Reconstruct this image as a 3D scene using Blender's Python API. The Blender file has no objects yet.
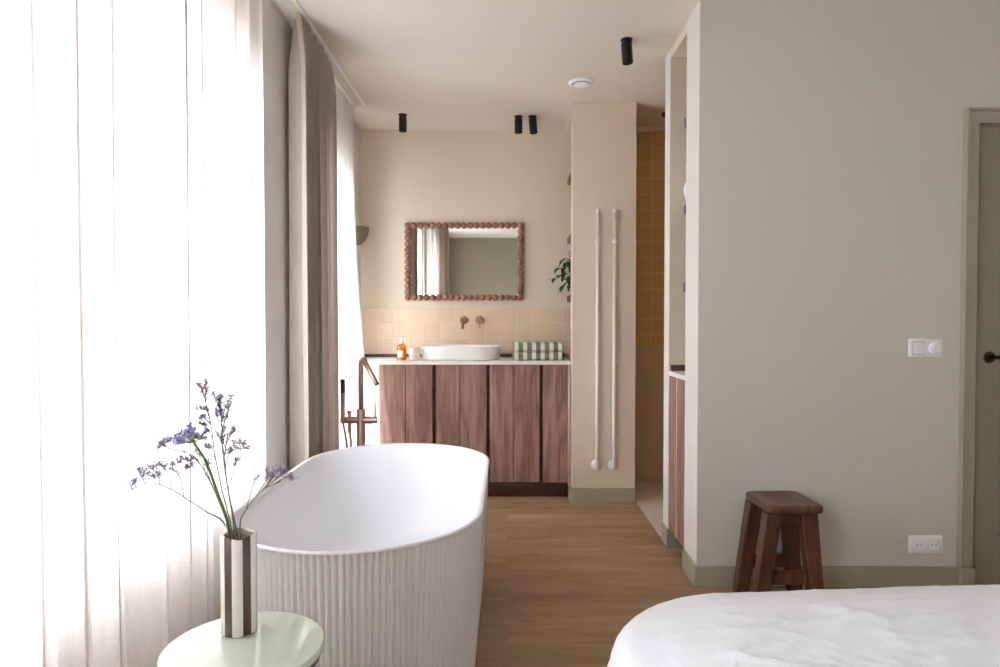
import bpy, bmesh, math, random
from mathutils import Vector, Matrix, noise
random.seed(7)
PI = math.pi
sc = bpy.context.scene
C = sc.collection
rad = math.radians

# ------------------------------------------------------------------ camera, world, lights, exposure
cam_d = bpy.data.cameras.new('camera'); cam = bpy.data.objects.new('camera', cam_d); C.objects.link(cam)
cam_d.sensor_width = 36.0; cam_d.lens = 23.4; cam_d.clip_start = 0.02
CAMZ = 1.222
cam.location = (0, 0, CAMZ)
cam.rotation_euler = (rad(90 - 1.19), 0, rad(0.617))
sc.camera = cam
CM = cam.rotation_euler.to_matrix()

def P(px, py, depth):
    """measured photo point at a distance along y -> world position"""
    d = CM @ Vector(((px - 500) / 650.0, -(py - 333.5) / 650.0, -1))
    d *= depth / d.y
    return Vector((d.x, d.y, d.z + CAMZ))

world = bpy.data.worlds.new('overcast_sky'); sc.world = world; world.use_nodes = True
wn = world.node_tree.nodes; wl = world.node_tree.links
bg = wn['Background']
tc = wn.new('ShaderNodeTexCoord'); sep = wn.new('ShaderNodeSeparateXYZ'); rmp = wn.new('ShaderNodeValToRGB')
wl.new(tc.outputs['Generated'], sep.inputs[0]); wl.new(sep.outputs['Z'], rmp.inputs[0]); wl.new(rmp.outputs[0], bg.inputs[0])
rmp.color_ramp.elements[0].position = 0.0; rmp.color_ramp.elements[0].color = (0.70, 0.73, 0.80, 1)
rmp.color_ramp.elements[1].position = 0.35; rmp.color_ramp.elements[1].color = (0.885, 0.94, 1.03, 1)
bg.inputs[1].default_value = 17.0

def portal(name, y0, y1, z0, z1, x):
    l = bpy.data.lights.new(name, 'AREA'); l.shape = 'RECTANGLE'; l.size = y1 - y0; l.size_y = z1 - z0
    o = bpy.data.objects.new(name, l); C.objects.link(o)
    o.location = (x, (y0 + y1) / 2, (z0 + z1) / 2)
    o.rotation_euler = Vector((1, 0, 0)).to_track_quat('-Z', 'Z').to_euler()
    l.cycles.is_portal = True
    return o

H = 2.664
WX = -1.115            # inner face of the window wall
W1 = (-0.70, 2.80, 0.57, 2.25)  # near end added out of view, left uncovered by the sheer to brighten the room
W2 = (3.42, 4.38, 0.10, 2.18)
portal('window_portal', *W1, WX - .27)
portal('window_portal', *W2, WX - .27)
vs = sc.view_settings
vs.view_transform = 'Standard'; vs.look = 'None'; vs.gamma = 1.0; vs.use_curve_mapping = False
vs.exposure = 0.36
sc.cycles.use_denoising = True
sc.cycles.denoising_prefilter = 'NONE'
sc.cycles.max_bounces = 12; sc.cycles.diffuse_bounces = 8; sc.cycles.transparent_max_bounces = 16
sc.cycles.transmission_bounces = 8
sc.cycles.sample_clamp_indirect = 12

# ------------------------------------------------------------------ materials
def lin(c):
    c = c / 255.0
    return c / 12.92 if c <= .04045 else ((c + .055) / 1.055) ** 2.4
def rgb(r, g, b): return (lin(r), lin(g), lin(b), 1)

def mat(name, col, rough=.6, metal=0, spec=.5, coat=0, bump=0, bscale=200, var=0, vscale=4, stretch=None):
    m = bpy.data.materials.new(name); m.use_nodes = True
    n = m.node_tree.nodes; l = m.node_tree.links; b = n['Principled BSDF']
    b.inputs['Base Color'].default_value = col; b.inputs['Roughness'].default_value = rough
    b.inputs['Metallic'].default_value = metal; b.inputs['Specular IOR Level'].default_value = spec
    b.inputs['Coat Weight'].default_value = coat
    t = n.new('ShaderNodeTexCoord'); src = t.outputs['Object']
    if stretch:
        mp = n.new('ShaderNodeMapping'); mp.inputs['Scale'].default_value = stretch
        l.new(src, mp.inputs[0]); src = mp.outputs[0]
    if var:
        nz = n.new('ShaderNodeTexNoise'); nz.inputs['Scale'].default_value = vscale; nz.inputs['Detail'].default_value = 4
        l.new(src, nz.inputs['Vector'])
        mx = n.new('ShaderNodeMix'); mx.data_type = 'RGBA'
        mx.inputs['A'].default_value = tuple(max(0, c * (1 - var)) for c in col[:3]) + (1,)
        mx.inputs['B'].default_value = tuple(min(1, c * (1 + var)) for c in col[:3]) + (1,)
        l.new(nz.outputs['Fac'], mx.inputs['Factor']); l.new(mx.outputs['Result'], b.inputs['Base Color'])
    if bump:
        nb = n.new('ShaderNodeTexNoise'); nb.inputs['Scale'].default_value = bscale; nb.inputs['Detail'].default_value = 3
        l.new(src, nb.inputs['Vector'])
        bp = n.new('ShaderNodeBump'); bp.inputs['Strength'].default_value = bump; bp.inputs['Distance'].default_value = .002
        l.new(nb.outputs['Fac'], bp.inputs['Height']); l.new(bp.outputs[0], b.inputs['Normal'])
    return m

def wood_mat(name, c_dark, c_light, along='z', scale=9, rough=.45, streak=16):
    m = bpy.data.materials.new(name); m.use_nodes = True
    n = m.node_tree.nodes; l = m.node_tree.links; b = n['Principled BSDF']
    t = n.new('ShaderNodeTexCoord'); mp = n.new('ShaderNodeMapping')
    s = [streak, streak, streak]; s['xyz'.index(along)] = 1.0
    mp.inputs['Scale'].default_value = s
    l.new(t.outputs['Object'], mp.inputs[0])
    n1 = n.new('ShaderNodeTexNoise'); n1.inputs['Scale'].default_value = scale * .35; n1.inputs['Detail'].default_value = 8
    n1.inputs['Roughness'].default_value = .7; n1.inputs['Distortion'].default_value = .6
    l.new(mp.outputs[0], n1.inputs['Vector'])
    mp2 = n.new('ShaderNodeMapping'); s2 = [9, 9, 9]; s2['xyz'.index(along)] = .9
    mp2.inputs['Scale'].default_value = s2; l.new(t.outputs['Object'], mp2.inputs[0])
    wv = n.new('ShaderNodeTexNoise'); wv.inputs['Scale'].default_value = 1.1; wv.inputs['Detail'].default_value = 2
    l.new(mp2.outputs[0], wv.inputs['Vector'])
    fr = n.new('ShaderNodeMath'); fr.operation = 'MULTIPLY'; fr.inputs[1].default_value = 9
    l.new(wv.outputs['Fac'], fr.inputs[0])
    fr2 = n.new('ShaderNodeMath'); fr2.operation = 'PINGPONG'; fr2.inputs[1].default_value = 1
    l.new(fr.outputs[0], fr2.inputs[0])
    ad = n.new('ShaderNodeMix'); ad.data_type = 'FLOAT'; ad.inputs['Factor'].default_value = .3
    l.new(n1.outputs['Fac'], ad.inputs['A']); l.new(fr2.outputs[0], ad.inputs['B'])
    rp = n.new('ShaderNodeValToRGB'); l.new(ad.outputs['Result'], rp.inputs[0])
    rp.color_ramp.elements[0].position = .3; rp.color_ramp.elements[0].color = c_dark
    rp.color_ramp.elements[1].position = .7; rp.color_ramp.elements[1].color = c_light
    l.new(rp.outputs[0], b.inputs['Base Color'])
    b.inputs['Roughness'].default_value = rough
    bp = n.new('ShaderNodeBump'); bp.inputs['Strength'].default_value = .15; bp.inputs['Distance'].default_value = .001
    l.new(n1.outputs['Fac'], bp.inputs['Height']); l.new(bp.outputs[0], b.inputs['Normal'])
    return m

def floor_mat():
    m = bpy.data.materials.new('oak_planks'); m.use_nodes = True
    n = m.node_tree.nodes; l = m.node_tree.links; b = n['Principled BSDF']
    t = n.new('ShaderNodeTexCoord')
    bk = n.new('ShaderNodeTexBrick'); bk.offset = .37; bk.inputs['Scale'].default_value = 1
    bk.inputs['Brick Width'].default_value = 1.35; bk.inputs['Row Height'].default_value = .185
    bk.inputs['Mortar Size'].default_value = .0012; bk.inputs['Mortar Smooth'].default_value = .3
    bk.inputs['Color1'].default_value = (0, 0, 0, 1); bk.inputs['Color2'].default_value = (1, 1, 1, 1); bk.inputs['Mortar'].default_value = (.5, .5, .5, 1)
    l.new(t.outputs['Object'], bk.inputs['Vector'])
    # per-plank shift of the grain
    sh = n.new('ShaderNodeVectorMath'); sh.operation = 'MULTIPLY_ADD'
    sh.inputs[1].default_value = (7, 3, 5); l.new(bk.outputs['Color'], sh.inputs[0]); l.new(t.outputs['Object'], sh.inputs[2])
    mp = n.new('ShaderNodeMapping'); mp.inputs['Scale'].default_value = (1.0, 7.5, 1); l.new(sh.outputs[0], mp.inputs[0])
    g = n.new('ShaderNodeTexNoise'); g.inputs['Scale'].default_value = 1.6; g.inputs['Detail'].default_value = 9; g.inputs['Roughness'].default_value = .62
    g.inputs['Distortion'].default_value = .5
    l.new(mp.outputs[0], g.inputs['Vector'])
    rp = n.new('ShaderNodeValToRGB'); l.new(g.outputs['Fac'], rp.inputs[0])
    e = rp.color_ramp.elements
    e[0].position = .28; e[0].color = rgb(144, 113, 88); e[1].position = .72; e[1].color = rgb(188, 157, 128)
    mid = e.new(.5); mid.color = rgb(168, 137, 108)
    # knots
    mk = n.new('ShaderNodeMapping'); mk.inputs['Scale'].default_value = (1.1, 3.4, 1); l.new(sh.outputs[0], mk.inputs[0])
    vo = n.new('ShaderNodeTexVoronoi'); vo.inputs['Scale'].default_value = 1.5; l.new(mk.outputs[0], vo.inputs['Vector'])
    kr = n.new('ShaderNodeMapRange'); kr.inputs[1].default_value = .02; kr.inputs[2].default_value = .11; kr.inputs[3].default_value = .55; kr.inputs[4].default_value = 1
    l.new(vo.outputs['Distance'], kr.inputs[0])
    # plank tone
    tr = n.new('ShaderNodeMapRange'); tr.inputs[3].default_value = .9; tr.inputs[4].default_value = 1.08
    l.new(bk.outputs['Color'], tr.inputs[0])
    m1 = n.new('ShaderNodeMath'); m1.operation = 'MULTIPLY'; l.new(kr.outputs[0], m1.inputs[0]); l.new(tr.outputs[0], m1.inputs[1])
    mr = n.new('ShaderNodeMapRange'); mr.inputs[3].default_value = 1; mr.inputs[4].default_value = .62
    l.new(bk.outputs['Fac'], mr.inputs[0])
    m2 = n.new('ShaderNodeMath'); m2.operation = 'MULTIPLY'; l.new(m1.outputs[0], m2.inputs[0]); l.new(mr.outputs[0], m2.inputs[1])
    vm = n.new('ShaderNodeVectorMath'); vm.operation = 'SCALE'; l.new(rp.outputs[0], vm.inputs[0]); l.new(m2.outputs[0], vm.inputs['Scale'])
    l.new(vm.outputs[0], b.inputs['Base Color'])
    b.inputs['Roughness'].default_value = .5; b.inputs['Specular IOR Level'].default_value = .35
    bp = n.new('ShaderNodeBump'); bp.inputs['Strength'].default_value = .2; bp.inputs['Distance'].default_value = .001
    l.new(g.outputs['Fac'], bp.inputs['Height']); l.new(bp.outputs[0], b.inputs['Normal'])
    return m

def tile_mat(name, c1, c2, grout, size=.117, ox=0, oz=0, rough=.25):
    m = bpy.data.materials.new(name); m.use_nodes = True
    n = m.node_tree.nodes; l = m.node_tree.links; b = n['Principled BSDF']
    t = n.new('ShaderNodeTexCoord'); s = n.new('ShaderNodeSeparateXYZ'); c = n.new('ShaderNodeCombineXYZ')
    l.new(t.outputs['Object'], s.inputs[0])
    a = n.new('ShaderNodeMath'); a.operation = 'ADD'; l.new(s.outputs['X'], a.inputs[0]); l.new(s.outputs['Y'], a.inputs[1])
    a1 = n.new('ShaderNodeMath'); a1.inputs[1].default_value = ox; l.new(a.outputs[0], a1.inputs[0])
    a2 = n.new('ShaderNodeMath'); a2.inputs[1].default_value = oz; l.new(s.outputs['Z'], a2.inputs[0])
    l.new(a1.outputs[0], c.inputs[0]); l.new(a2.outputs[0], c.inputs[1])
    bk = n.new('ShaderNodeTexBrick'); bk.offset = 0; bk.inputs['Scale'].default_value = 1
    bk.inputs['Brick Width'].default_value = size; bk.inputs['Row Height'].default_value = size
    bk.inputs['Mortar Size'].default_value = .0035; bk.inputs['Mortar Smooth'].default_value = .3
    bk.inputs['Color1'].default_value = c1; bk.inputs['Color2'].default_value = c2; bk.inputs['Mortar'].default_value = grout
    l.new(c.outputs[0], bk.inputs['Vector']); l.new(bk.outputs['Color'], b.inputs['Base Color'])
    b.inputs['Roughness'].default_value = rough
    bp = n.new('ShaderNodeBump'); bp.invert = True; bp.inputs['Strength'].default_value = .6; bp.inputs['Distance'].default_value = .002
    l.new(bk.outputs['Fac'], bp.inputs['Height']); l.new(bp.outputs[0], b.inputs['Normal'])
    return m

def terrazzo_mat(name, base, chip1, chip2):
    m = bpy.data.materials.new(name); m.use_nodes = True
    n = m.node_tree.nodes; l = m.node_tree.links; b = n['Principled BSDF']
    t = n.new('ShaderNodeTexCoord')
    v = n.new('ShaderNodeTexVoronoi'); v.inputs['Scale'].default_value = 38; l.new(t.outputs['Object'], v.inputs['Vector'])
    r = n.new('ShaderNodeValToRGB'); r.color_ramp.interpolation = 'CONSTANT'; l.new(v.outputs['Color'], r.inputs[0])
    e = r.color_ramp.elements; e[0].position = 0; e[0].color = base; e[1].position = .62; e[1].color = chip1
    k = e.new(.72); k.color = base; k = e.new(.84); k.color = chip2; k = e.new(.9); k.color = base
    d = n.new('ShaderNodeMath'); d.operation = 'LESS_THAN'; d.inputs[1].default_value = .42; l.new(v.outputs['Distance'], d.inputs[0])
    mx = n.new('ShaderNodeMix'); mx.data_type = 'RGBA'; mx.inputs['A'].default_value = base
    l.new(d.outputs[0], mx.inputs['Factor']); l.new(r.outputs[0], mx.inputs['B']); l.new(mx.outputs['Result'], b.inputs['Base Color'])
    b.inputs['Roughness'].default_value = .4
    return m

def fabric_mat(name, col, transl, transp, weave=900, wstr=.25, var=.12):
    m = bpy.data.materials.new(name); m.use_nodes = True
    n = m.node_tree.nodes; l = m.node_tree.links
    for x in list(n):
        if x.type == 'BSDF_PRINCIPLED': n.remove(x)
    out = [x for x in n if x.type == 'OUTPUT_MATERIAL'][0]
    t = n.new('ShaderNodeTexCoord')
    mp = n.new('ShaderNodeMapping'); mp.inputs['Scale'].default_value = (.25, .25, 3.0); l.new(t.outputs['Object'], mp.inputs[0])
    a = n.new('ShaderNodeTexNoise'); a.inputs['Scale'].default_value = 90; a.inputs['Detail'].default_value = 3; l.new(mp.outputs[0], a.inputs['Vector'])
    mp2 = n.new('ShaderNodeMapping'); mp2.inputs['Scale'].default_value = (3, 3, .12); l.new(t.outputs['Object'], mp2.inputs[0])
    a2 = n.new('ShaderNodeTexNoise'); a2.inputs['Scale'].default_value = 90; a2.inputs['Detail'].default_value = 3; l.new(mp2.outputs[0], a2.inputs['Vector'])
    av = n.new('ShaderNodeMath'); av.operation = 'ADD'; l.new(a.outputs['Fac'], av.inputs[0]); l.new(a2.outputs['Fac'], av.inputs[1])
    mr = n.new('ShaderNodeMapRange'); mr.inputs[1].default_value = .6; mr.inputs[2].default_value = 1.4
    mr.inputs[3].default_value = 1 - var; mr.inputs[4].default_value = 1 + var; l.new(av.outputs[0], mr.inputs[0])
    vm = n.new('ShaderNodeVectorMath'); vm.operation = 'SCALE'; vm.inputs[0].default_value = col[:3]; l.new(mr.outputs[0], vm.inputs['Scale'])
    df = n.new('ShaderNodeBsdfDiffuse'); tr = n.new('ShaderNodeBsdfTranslucent'); tp = n.new('ShaderNodeBsdfTransparent')
    l.new(vm.outputs[0], df.inputs[0]); l.new(vm.outputs[0], tr.inputs[0])
    bp = n.new('ShaderNodeBump'); bp.inputs['Strength'].default_value = wstr; bp.inputs['Distance'].default_value = .001
    l.new(av.outputs[0], bp.inputs['Height']); l.new(bp.outputs[0], df.inputs['Normal'])
    m1 = n.new('ShaderNodeMixShader'); m1.inputs[0].default_value = transl; l.new(df.outputs[0], m1.inputs[1]); l.new(tr.outputs[0], m1.inputs[2])
    m2 = n.new('ShaderNodeMixShader'); m2.inputs[0].default_value = transp; l.new(m1.outputs[0], m2.inputs[1]); l.new(tp.outputs[0], m2.inputs[2])
    l.new(m2.outputs[0], out.inputs[0])
    return m

def glass_mat(name, tint=(1, 1, 1, 1), gloss=.08):
    m = bpy.data.materials.new(name); m.use_nodes = True
    n = m.node_tree.nodes; l = m.node_tree.links
    for x in list(n):
        if x.type == 'BSDF_PRINCIPLED': n.remove(x)
    out = [x for x in n if x.type == 'OUTPUT_MATERIAL'][0]
    tp = n.new('ShaderNodeBsdfTransparent'); tp.inputs[0].default_value = tint
    gl = n.new('ShaderNodeBsdfGlossy'); gl.inputs['Roughness'].default_value = .03
    mx = n.new('ShaderNodeMixShader'); mx.inputs[0].default_value = gloss
    l.new(tp.outputs[0], mx.inputs[1]); l.new(gl.outputs[0], mx.inputs[2]); l.new(mx.outputs[0], out.inputs[0])
    return m

def stripe_mat(name, ca, cb, period, duty, off):
    m = bpy.data.materials.new(name); m.use_nodes = True
    n = m.node_tree.nodes; l = m.node_tree.links; b = n['Principled BSDF']
    t = n.new('ShaderNodeTexCoord'); s = n.new('ShaderNodeSeparateXYZ'); l.new(t.outputs['Object'], s.inputs[0])
    nz = n.new('ShaderNodeTexNoise'); nz.inputs['Scale'].default_value = 12; l.new(t.outputs['Object'], nz.inputs['Vector'])
    w = n.new('ShaderNodeMath'); w.operation = 'MULTIPLY_ADD'; w.inputs[1].default_value = .006; l.new(nz.outputs['Fac'], w.inputs[0]); l.new(s.outputs['X'], w.inputs[2])
    a = n.new('ShaderNodeMath'); a.inputs[1].default_value = off; l.new(w.outputs[0], a.inputs[0])
    d = n.new('ShaderNodeMath'); d.operation = 'DIVIDE'; d.inputs[1].default_value = period; l.new(a.outputs[0], d.inputs[0])
    f = n.new('ShaderNodeMath'); f.operation = 'FRACT'; l.new(d.outputs[0], f.inputs[0])
    g = n.new('ShaderNodeMath'); g.operation = 'LESS_THAN'; g.inputs[1].default_value = duty; l.new(f.outputs[0], g.inputs[0])
    mx = n.new('ShaderNodeMix'); mx.data_type = 'RGBA'; mx.inputs['A'].default_value = cb; mx.inputs['B'].default_value = ca
    l.new(g.outputs[0], mx.inputs['Factor']); l.new(mx.outputs['Result'], b.inputs['Base Color'])
    b.inputs['Roughness'].default_value = .95; b.inputs['Sheen Weight'].default_value = .2
    n2 = n.new('ShaderNodeTexNoise'); n2.inputs['Scale'].default_value = 450; l.new(t.outputs['Object'], n2.inputs['Vector'])
    bp = n.new('ShaderNodeBump'); bp.inputs['Strength'].default_value = .5; bp.inputs['Distance'].default_value = .002
    l.new(n2.outputs['Fac'], bp.inputs['Height']); l.new(bp.outputs[0], b.inputs['Normal'])
    return m

M = dict(
    cream=mat('cream_plaster', rgb(220, 207, 187), .9, bump=.1, bscale=120),
    wall=mat('pale_sage_plaster', rgb(212, 210, 201), .9, bump=.1, bscale=120),
    rearwall=mat('olive_plaster', rgb(134, 126, 104), .9, bump=.1, bscale=120),
    endwall=mat('cream_white_plaster', rgb(222, 218, 213), .9, bump=.1, bscale=120),
    ceil=mat('ceiling_paint', rgb(222, 213, 200), .95),
    sage=mat('sage_trim_paint', rgb(168, 165, 142), .5),
    doorpaint=mat('olive_door_paint', rgb(148, 145, 122), .45),
    white=mat('white_plastic', rgb(246, 247, 250), .35),
    pipe=mat('white_enamel', rgb(240, 238, 235), .3),
    acryl=mat('white_composite', rgb(232, 233, 236), .38, spec=.4),
    ceramic=mat('white_ceramic', rgb(246, 246, 246), .15),
    black=mat('matt_black_metal', rgb(14, 13, 13), .5),
    brass=mat('brushed_copper', rgb(178, 150, 134), .42, metal=1),
    chrome=mat('chrome', rgb(210, 210, 210), .15, metal=1),
    bronze=mat('dark_bronze', rgb(70, 55, 42), .4, metal=1),
    grip=mat('dark_rubber', rgb(60, 55, 52), .6),
    walnut=wood_mat('walnut_veneer', rgb(124, 90, 80), rgb(172, 136, 122), 'z', scale=16, streak=26),
    walnut_h=wood_mat('walnut_shelf', rgb(62, 43, 35), rgb(104, 78, 64), 'x'),
    plinth=wood_mat('walnut_plinth', rgb(66, 40, 31), rgb(96, 64, 50), 'x'),
    bead=mat('turned_wood', rgb(150, 108, 84), .4, var=.25, vscale=30, stretch=(1, 1, 4)),
    stool=wood_mat('stained_hardwood', rgb(62, 38, 28), rgb(108, 70, 50), 'z', rough=.35),
    stooltop=wood_mat('stained_hardwood_top', rgb(70, 44, 34), rgb(112, 76, 58), 'y', rough=.35),
    counter=mat('ivory_stone', rgb(240, 236, 228), .4, var=.04, vscale=40),
    floor=floor_mat(),
    tile=tile_mat('glazed_sand_tiles', rgb(220, 196, 168), rgb(226, 203, 175), rgb(230, 217, 200), ox=.023, oz=-.028),
    tile_sh=tile_mat('glazed_ochre_tiles', rgb(206, 176, 126), rgb(211, 181, 131), rgb(222, 200, 164), ox=.0, oz=.062),
    terr=terrazzo_mat('beige_terrazzo', rgb(200, 180, 154), rgb(192, 170, 143), rgb(186, 162, 134)),
    terr_f=terrazzo_mat('pale_terrazzo', rgb(214, 202, 190), rgb(196, 180, 162), rgb(180, 160, 140)),
    sheer=fabric_mat('sheer_linen', rgb(240, 236, 232), .19, .02, var=.09),
    linen=fabric_mat('taupe_linen', rgb(186, 173, 162), .12, .0, var=.13),
    glass=glass_mat('window_glass'),
    amber=glass_mat('amber_glass', rgb(244, 200, 120), .08),
    mirror=mat('mirror_silver', (.78, .77, .74, 1), .01, metal=1),
    table=mat('pale_green_lacquer', rgb(208, 219, 205), .12, spec=.5, coat=.4),
    vase=mat('glazed_white_ceramic', rgb(250, 247, 242), .15, coat=.4),
    vase_d=mat('glazed_brown_stripe', rgb(84, 58, 48), .15, coat=.4),
    vase_in=mat('olive_glaze', rgb(170, 166, 148), .3),
    stem=mat('green_stem', rgb(98, 128, 62), .5),
    twig=mat('grey_twig', rgb(120, 118, 104), .7),
    bloom=mat('violet_petal', rgb(164, 162, 208), .7, var=.2, vscale=60),
    budg=mat('green_bud', rgb(160, 170, 110), .7),
    lav=mat('dusty_lavender', rgb(150, 140, 170), .8, var=.25, vscale=80),
    lav2=mat('pink_lavender', rgb(176, 160, 186), .8, var=.2, vscale=80),
    leaf=mat('plant_leaf', rgb(58, 98, 52), .4, var=.3, vscale=25),
    pot=mat('blue_glazed_pot', rgb(150, 190, 200), .3),
    sconce=mat('olive_ceramic', rgb(116, 110, 84), .6, var=.15, vscale=30),
    duvet=mat('white_linen', rgb(226, 229, 235), .95, bump=.5, bscale=260),
    towel=stripe_mat('striped_terry', rgb(114, 122, 102), rgb(218, 218, 202), .0607, .53, .012),
    label=mat('paper_label', rgb(235, 228, 205), .7),
    candle=mat('speckled_glass', rgb(226, 218, 210), .3, var=.15, vscale=60),
    wax=mat('cream_wax', rgb(240, 232, 214), .6),
    dark=mat('recess_dark', rgb(44, 30, 25), .8),
    frame=mat('window_frame_paint', rgb(235, 235, 232), .4),
    paper=mat('white_paper_roll', rgb(244, 244, 244), .9),
    gap_shade=mat('socket_shadow', rgb(120, 118, 116), .5),
    grey=mat('grey_stone', rgb(160, 152, 140), .6),
)

# ------------------------------------------------------------------ mesh helpers
class MB:
    def __init__(s): s.v = []; s.f = []; s.m = []
    def add(s, vs, fs, mi=0):
        k = len(s.v); s.v += [tuple(v) for v in vs]; s.f += [tuple(i + k for i in f) for f in fs]; s.m += [mi] * len(fs); return s
    def box(s, x0, x1, y0, y1, z0, z1, mi=0):
        vs = [(x, y, z) for x in (x0, x1) for y in (y0, y1) for z in (z0, z1)]
        return s.add(vs, [(0, 1, 3, 2), (4, 6, 7, 5), (0, 4, 5, 1), (2, 3, 7, 6), (0, 2, 6, 4), (1, 5, 7, 3)], mi)
    def hexa(s, q0, q1, mi=0):
        """two quads (lists of 4 points, same winding)"""
        return s.add(list(q0) + list(q1), [(3, 2, 1, 0), (4, 5, 6, 7), (0, 1, 5, 4), (1, 2, 6, 5), (2, 3, 7, 6), (3, 0, 4, 7)], mi)
    def tube(s, pts, r, n=10, cap=True, mi=0):
        pts = [Vector(p) for p in pts]; R = r if isinstance(r, (list, tuple)) else [r] * len(pts)
        k = len(pts); vs = []; fs = []
        t0 = (pts[1] - pts[0]).normalized()
        up = Vector((0, 0, 1)) if abs(t0.z) < .9 else Vector((1, 0, 0))
        nrm = t0.cross(up).normalized()
        for i, p in enumerate(pts):
            t = ((pts[min(i + 1, k - 1)] - pts[max(i - 1, 0)])).normalized()
            nrm = (nrm - t * nrm.dot(t)).normalized(); bn = t.cross(nrm)
            for j in range(n):
                a = 2 * PI * j / n
                vs.append(p + (nrm * math.cos(a) + bn * math.sin(a)) * R[i])
        for i in range(k - 1):
            for j in range(n):
                a = i * n + j; b = i * n + (j + 1) % n
                fs.append((a, b, b + n, a + n))
        if cap:
            fs.append(tuple(range(n - 1, -1, -1))); fs.append(tuple((k - 1) * n + j for j in range(n)))
        return s.add(vs, fs, mi)
    def lathe(s, c, prof, n=32, axis='z', mi=0, a0=0, a1=2 * PI):
        full = abs(a1 - a0 - 2 * PI) < 1e-6
        cols = n if full else n + 1
        vs = []; fs = []
        for (r, h) in prof:
            for j in range(cols):
                a = a0 + (a1 - a0) * j / n
                u, w = r * math.cos(a), r * math.sin(a)
                q = {'z': (u, w, h), 'y': (u, h, w), 'x': (h, u, w)}[axis]
                vs.append((c[0] + q[0], c[1] + q[1], c[2] + q[2]))
        for i in range(len(prof) - 1):
            for j in range(n):
                a = i * cols + j; b = i * cols + (j + 1) % cols
                fs.append((a, b, b + cols, a + cols))
        if full:
            if prof[0][0] > 1e-6: fs.append(tuple(range(n - 1, -1, -1)))
            if prof[-1][0] > 1e-6: fs.append(tuple((len(prof) - 1) * n + j for j in range(n)))
        return s.add(vs, fs, mi)
    def sphere(s, c, r, n=14, m=9, sc_=(1, 1, 1), mi=0):
        k = len(s.v)
        prof = [(max(1e-5, r * math.sin(PI * i / m)), -r * math.cos(PI * i / m)) for i in range(m + 1)]
        s.lathe((0, 0, 0), prof, n, mi=mi)
        for i in range(k, len(s.v)):
            x, y, z = s.v[i]; s.v[i] = (c[0] + x * sc_[0], c[1] + y * sc_[1], c[2] + z * sc_[2])
        return s

def setp(o, label=None, cat=None, group=None, kind=None):
    if label: o['label'] = label
    if cat: o['category'] = cat
    if group: o['group'] = group
    if kind: o['kind'] = kind
    return o

def worldpos(o):
    p = Vector((0, 0, 0))
    while o is not None: p += o.location; o = o.parent
    return p

def build(name, mb, mats, parent=None, at=None, smooth=False, bevel=0, seg=2, merge=True, **kw):
    if not isinstance(mats, (list, tuple)): mats = [mats]
    base = worldpos(parent) if parent else Vector(at if at is not None else (0, 0, 0))
    me = bpy.data.meshes.new(name)
    me.from_pydata([(x - base.x, y - base.y, z - base.z) for x, y, z in mb.v], [], mb.f)
    for m in mats: me.materials.append(m)
    me.polygons.foreach_set('material_index', mb.m)
    bm = bmesh.new(); bm.from_mesh(me)
    if merge: bmesh.ops.remove_doubles(bm, verts=bm.verts, dist=1e-6)
    bmesh.ops.recalc_face_normals(bm, faces=bm.faces)
    bm.to_mesh(me); bm.free()
    if smooth:
        me.shade_smooth()
        if smooth != 'all': me.set_sharp_from_angle(angle=rad(42))
    o = bpy.data.objects.new(name, me); C.objects.link(o)
    if parent: o.parent = parent
    else: o.location = base
    if bevel:
        b = o.modifiers.new('bevel', 'BEVEL'); b.width = bevel; b.segments = seg; b.limit_method = 'ANGLE'; b.angle_limit = rad(40)
        me.shade_smooth(); me.set_sharp_from_angle(angle=rad(35))
    return setp(o, **kw)

def thing(name, loc, label, cat, group=None):
    o = bpy.data.objects.new(name, None); o.empty_display_size = .1; C.objects.link(o); o.location = loc
    return setp(o, label, cat, group)

def copy_tree(o, parent=None):
    c = o.copy(); C.objects.link(c)
    if parent: c.parent = parent
    for ch in list(o.children): copy_tree(ch, c)
    return c

def struct(name, mb, m, parent=None, bevel=0, **kw):
    o = build(name, mb, m, parent, bevel=bevel, **kw)
    if not parent: o['kind'] = 'structure'
    return o

def rrect(x0, x1, y0, y1, r, n=5):
    pts = []
    for cx, cy, a in ((x1 - r, y1 - r, 0), (x0 + r, y1 - r, 90), (x0 + r, y0 + r, 180), (x1 - r, y0 + r, 270)):
        for i in range(n + 1):
            t = rad(a + 90 * i / n); pts.append((cx + r * math.cos(t), cy + r * math.sin(t)))
    return pts

def loft(rings, cap0=True, cap1=True):
    n = len(rings[0]); mb = MB(); vs = [p for r in rings for p in r]; fs = []
    for i in range(len(rings) - 1):
        for j in range(n):
            a = i * n + j; b = i * n + (j + 1) % n; fs.append((a, b, b + n, a + n))
    if cap0: fs.append(tuple(range(n - 1, -1, -1)))
    if cap1: fs.append(tuple((len(rings) - 1) * n + j for j in range(n)))
    return mb.add(vs, fs)

# ------------------------------------------------------------------ the room
YB = 4.947           # back wall face
YR = 2.968           # bedroom wall face (near side)
YR2 = 3.177
YP0, YP1 = 3.495, 3.605   # post between niche and shower
XW = .873            # plane of the openings on the right
PX0, PX1 = .437, .856
PY0, PY1 = 4.34, 4.468    # pillar
YS = 4.887           # shower back wall
ZS = 2.63           # shower ceiling
YREAR = -1.6
XE = 3.3

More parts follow.
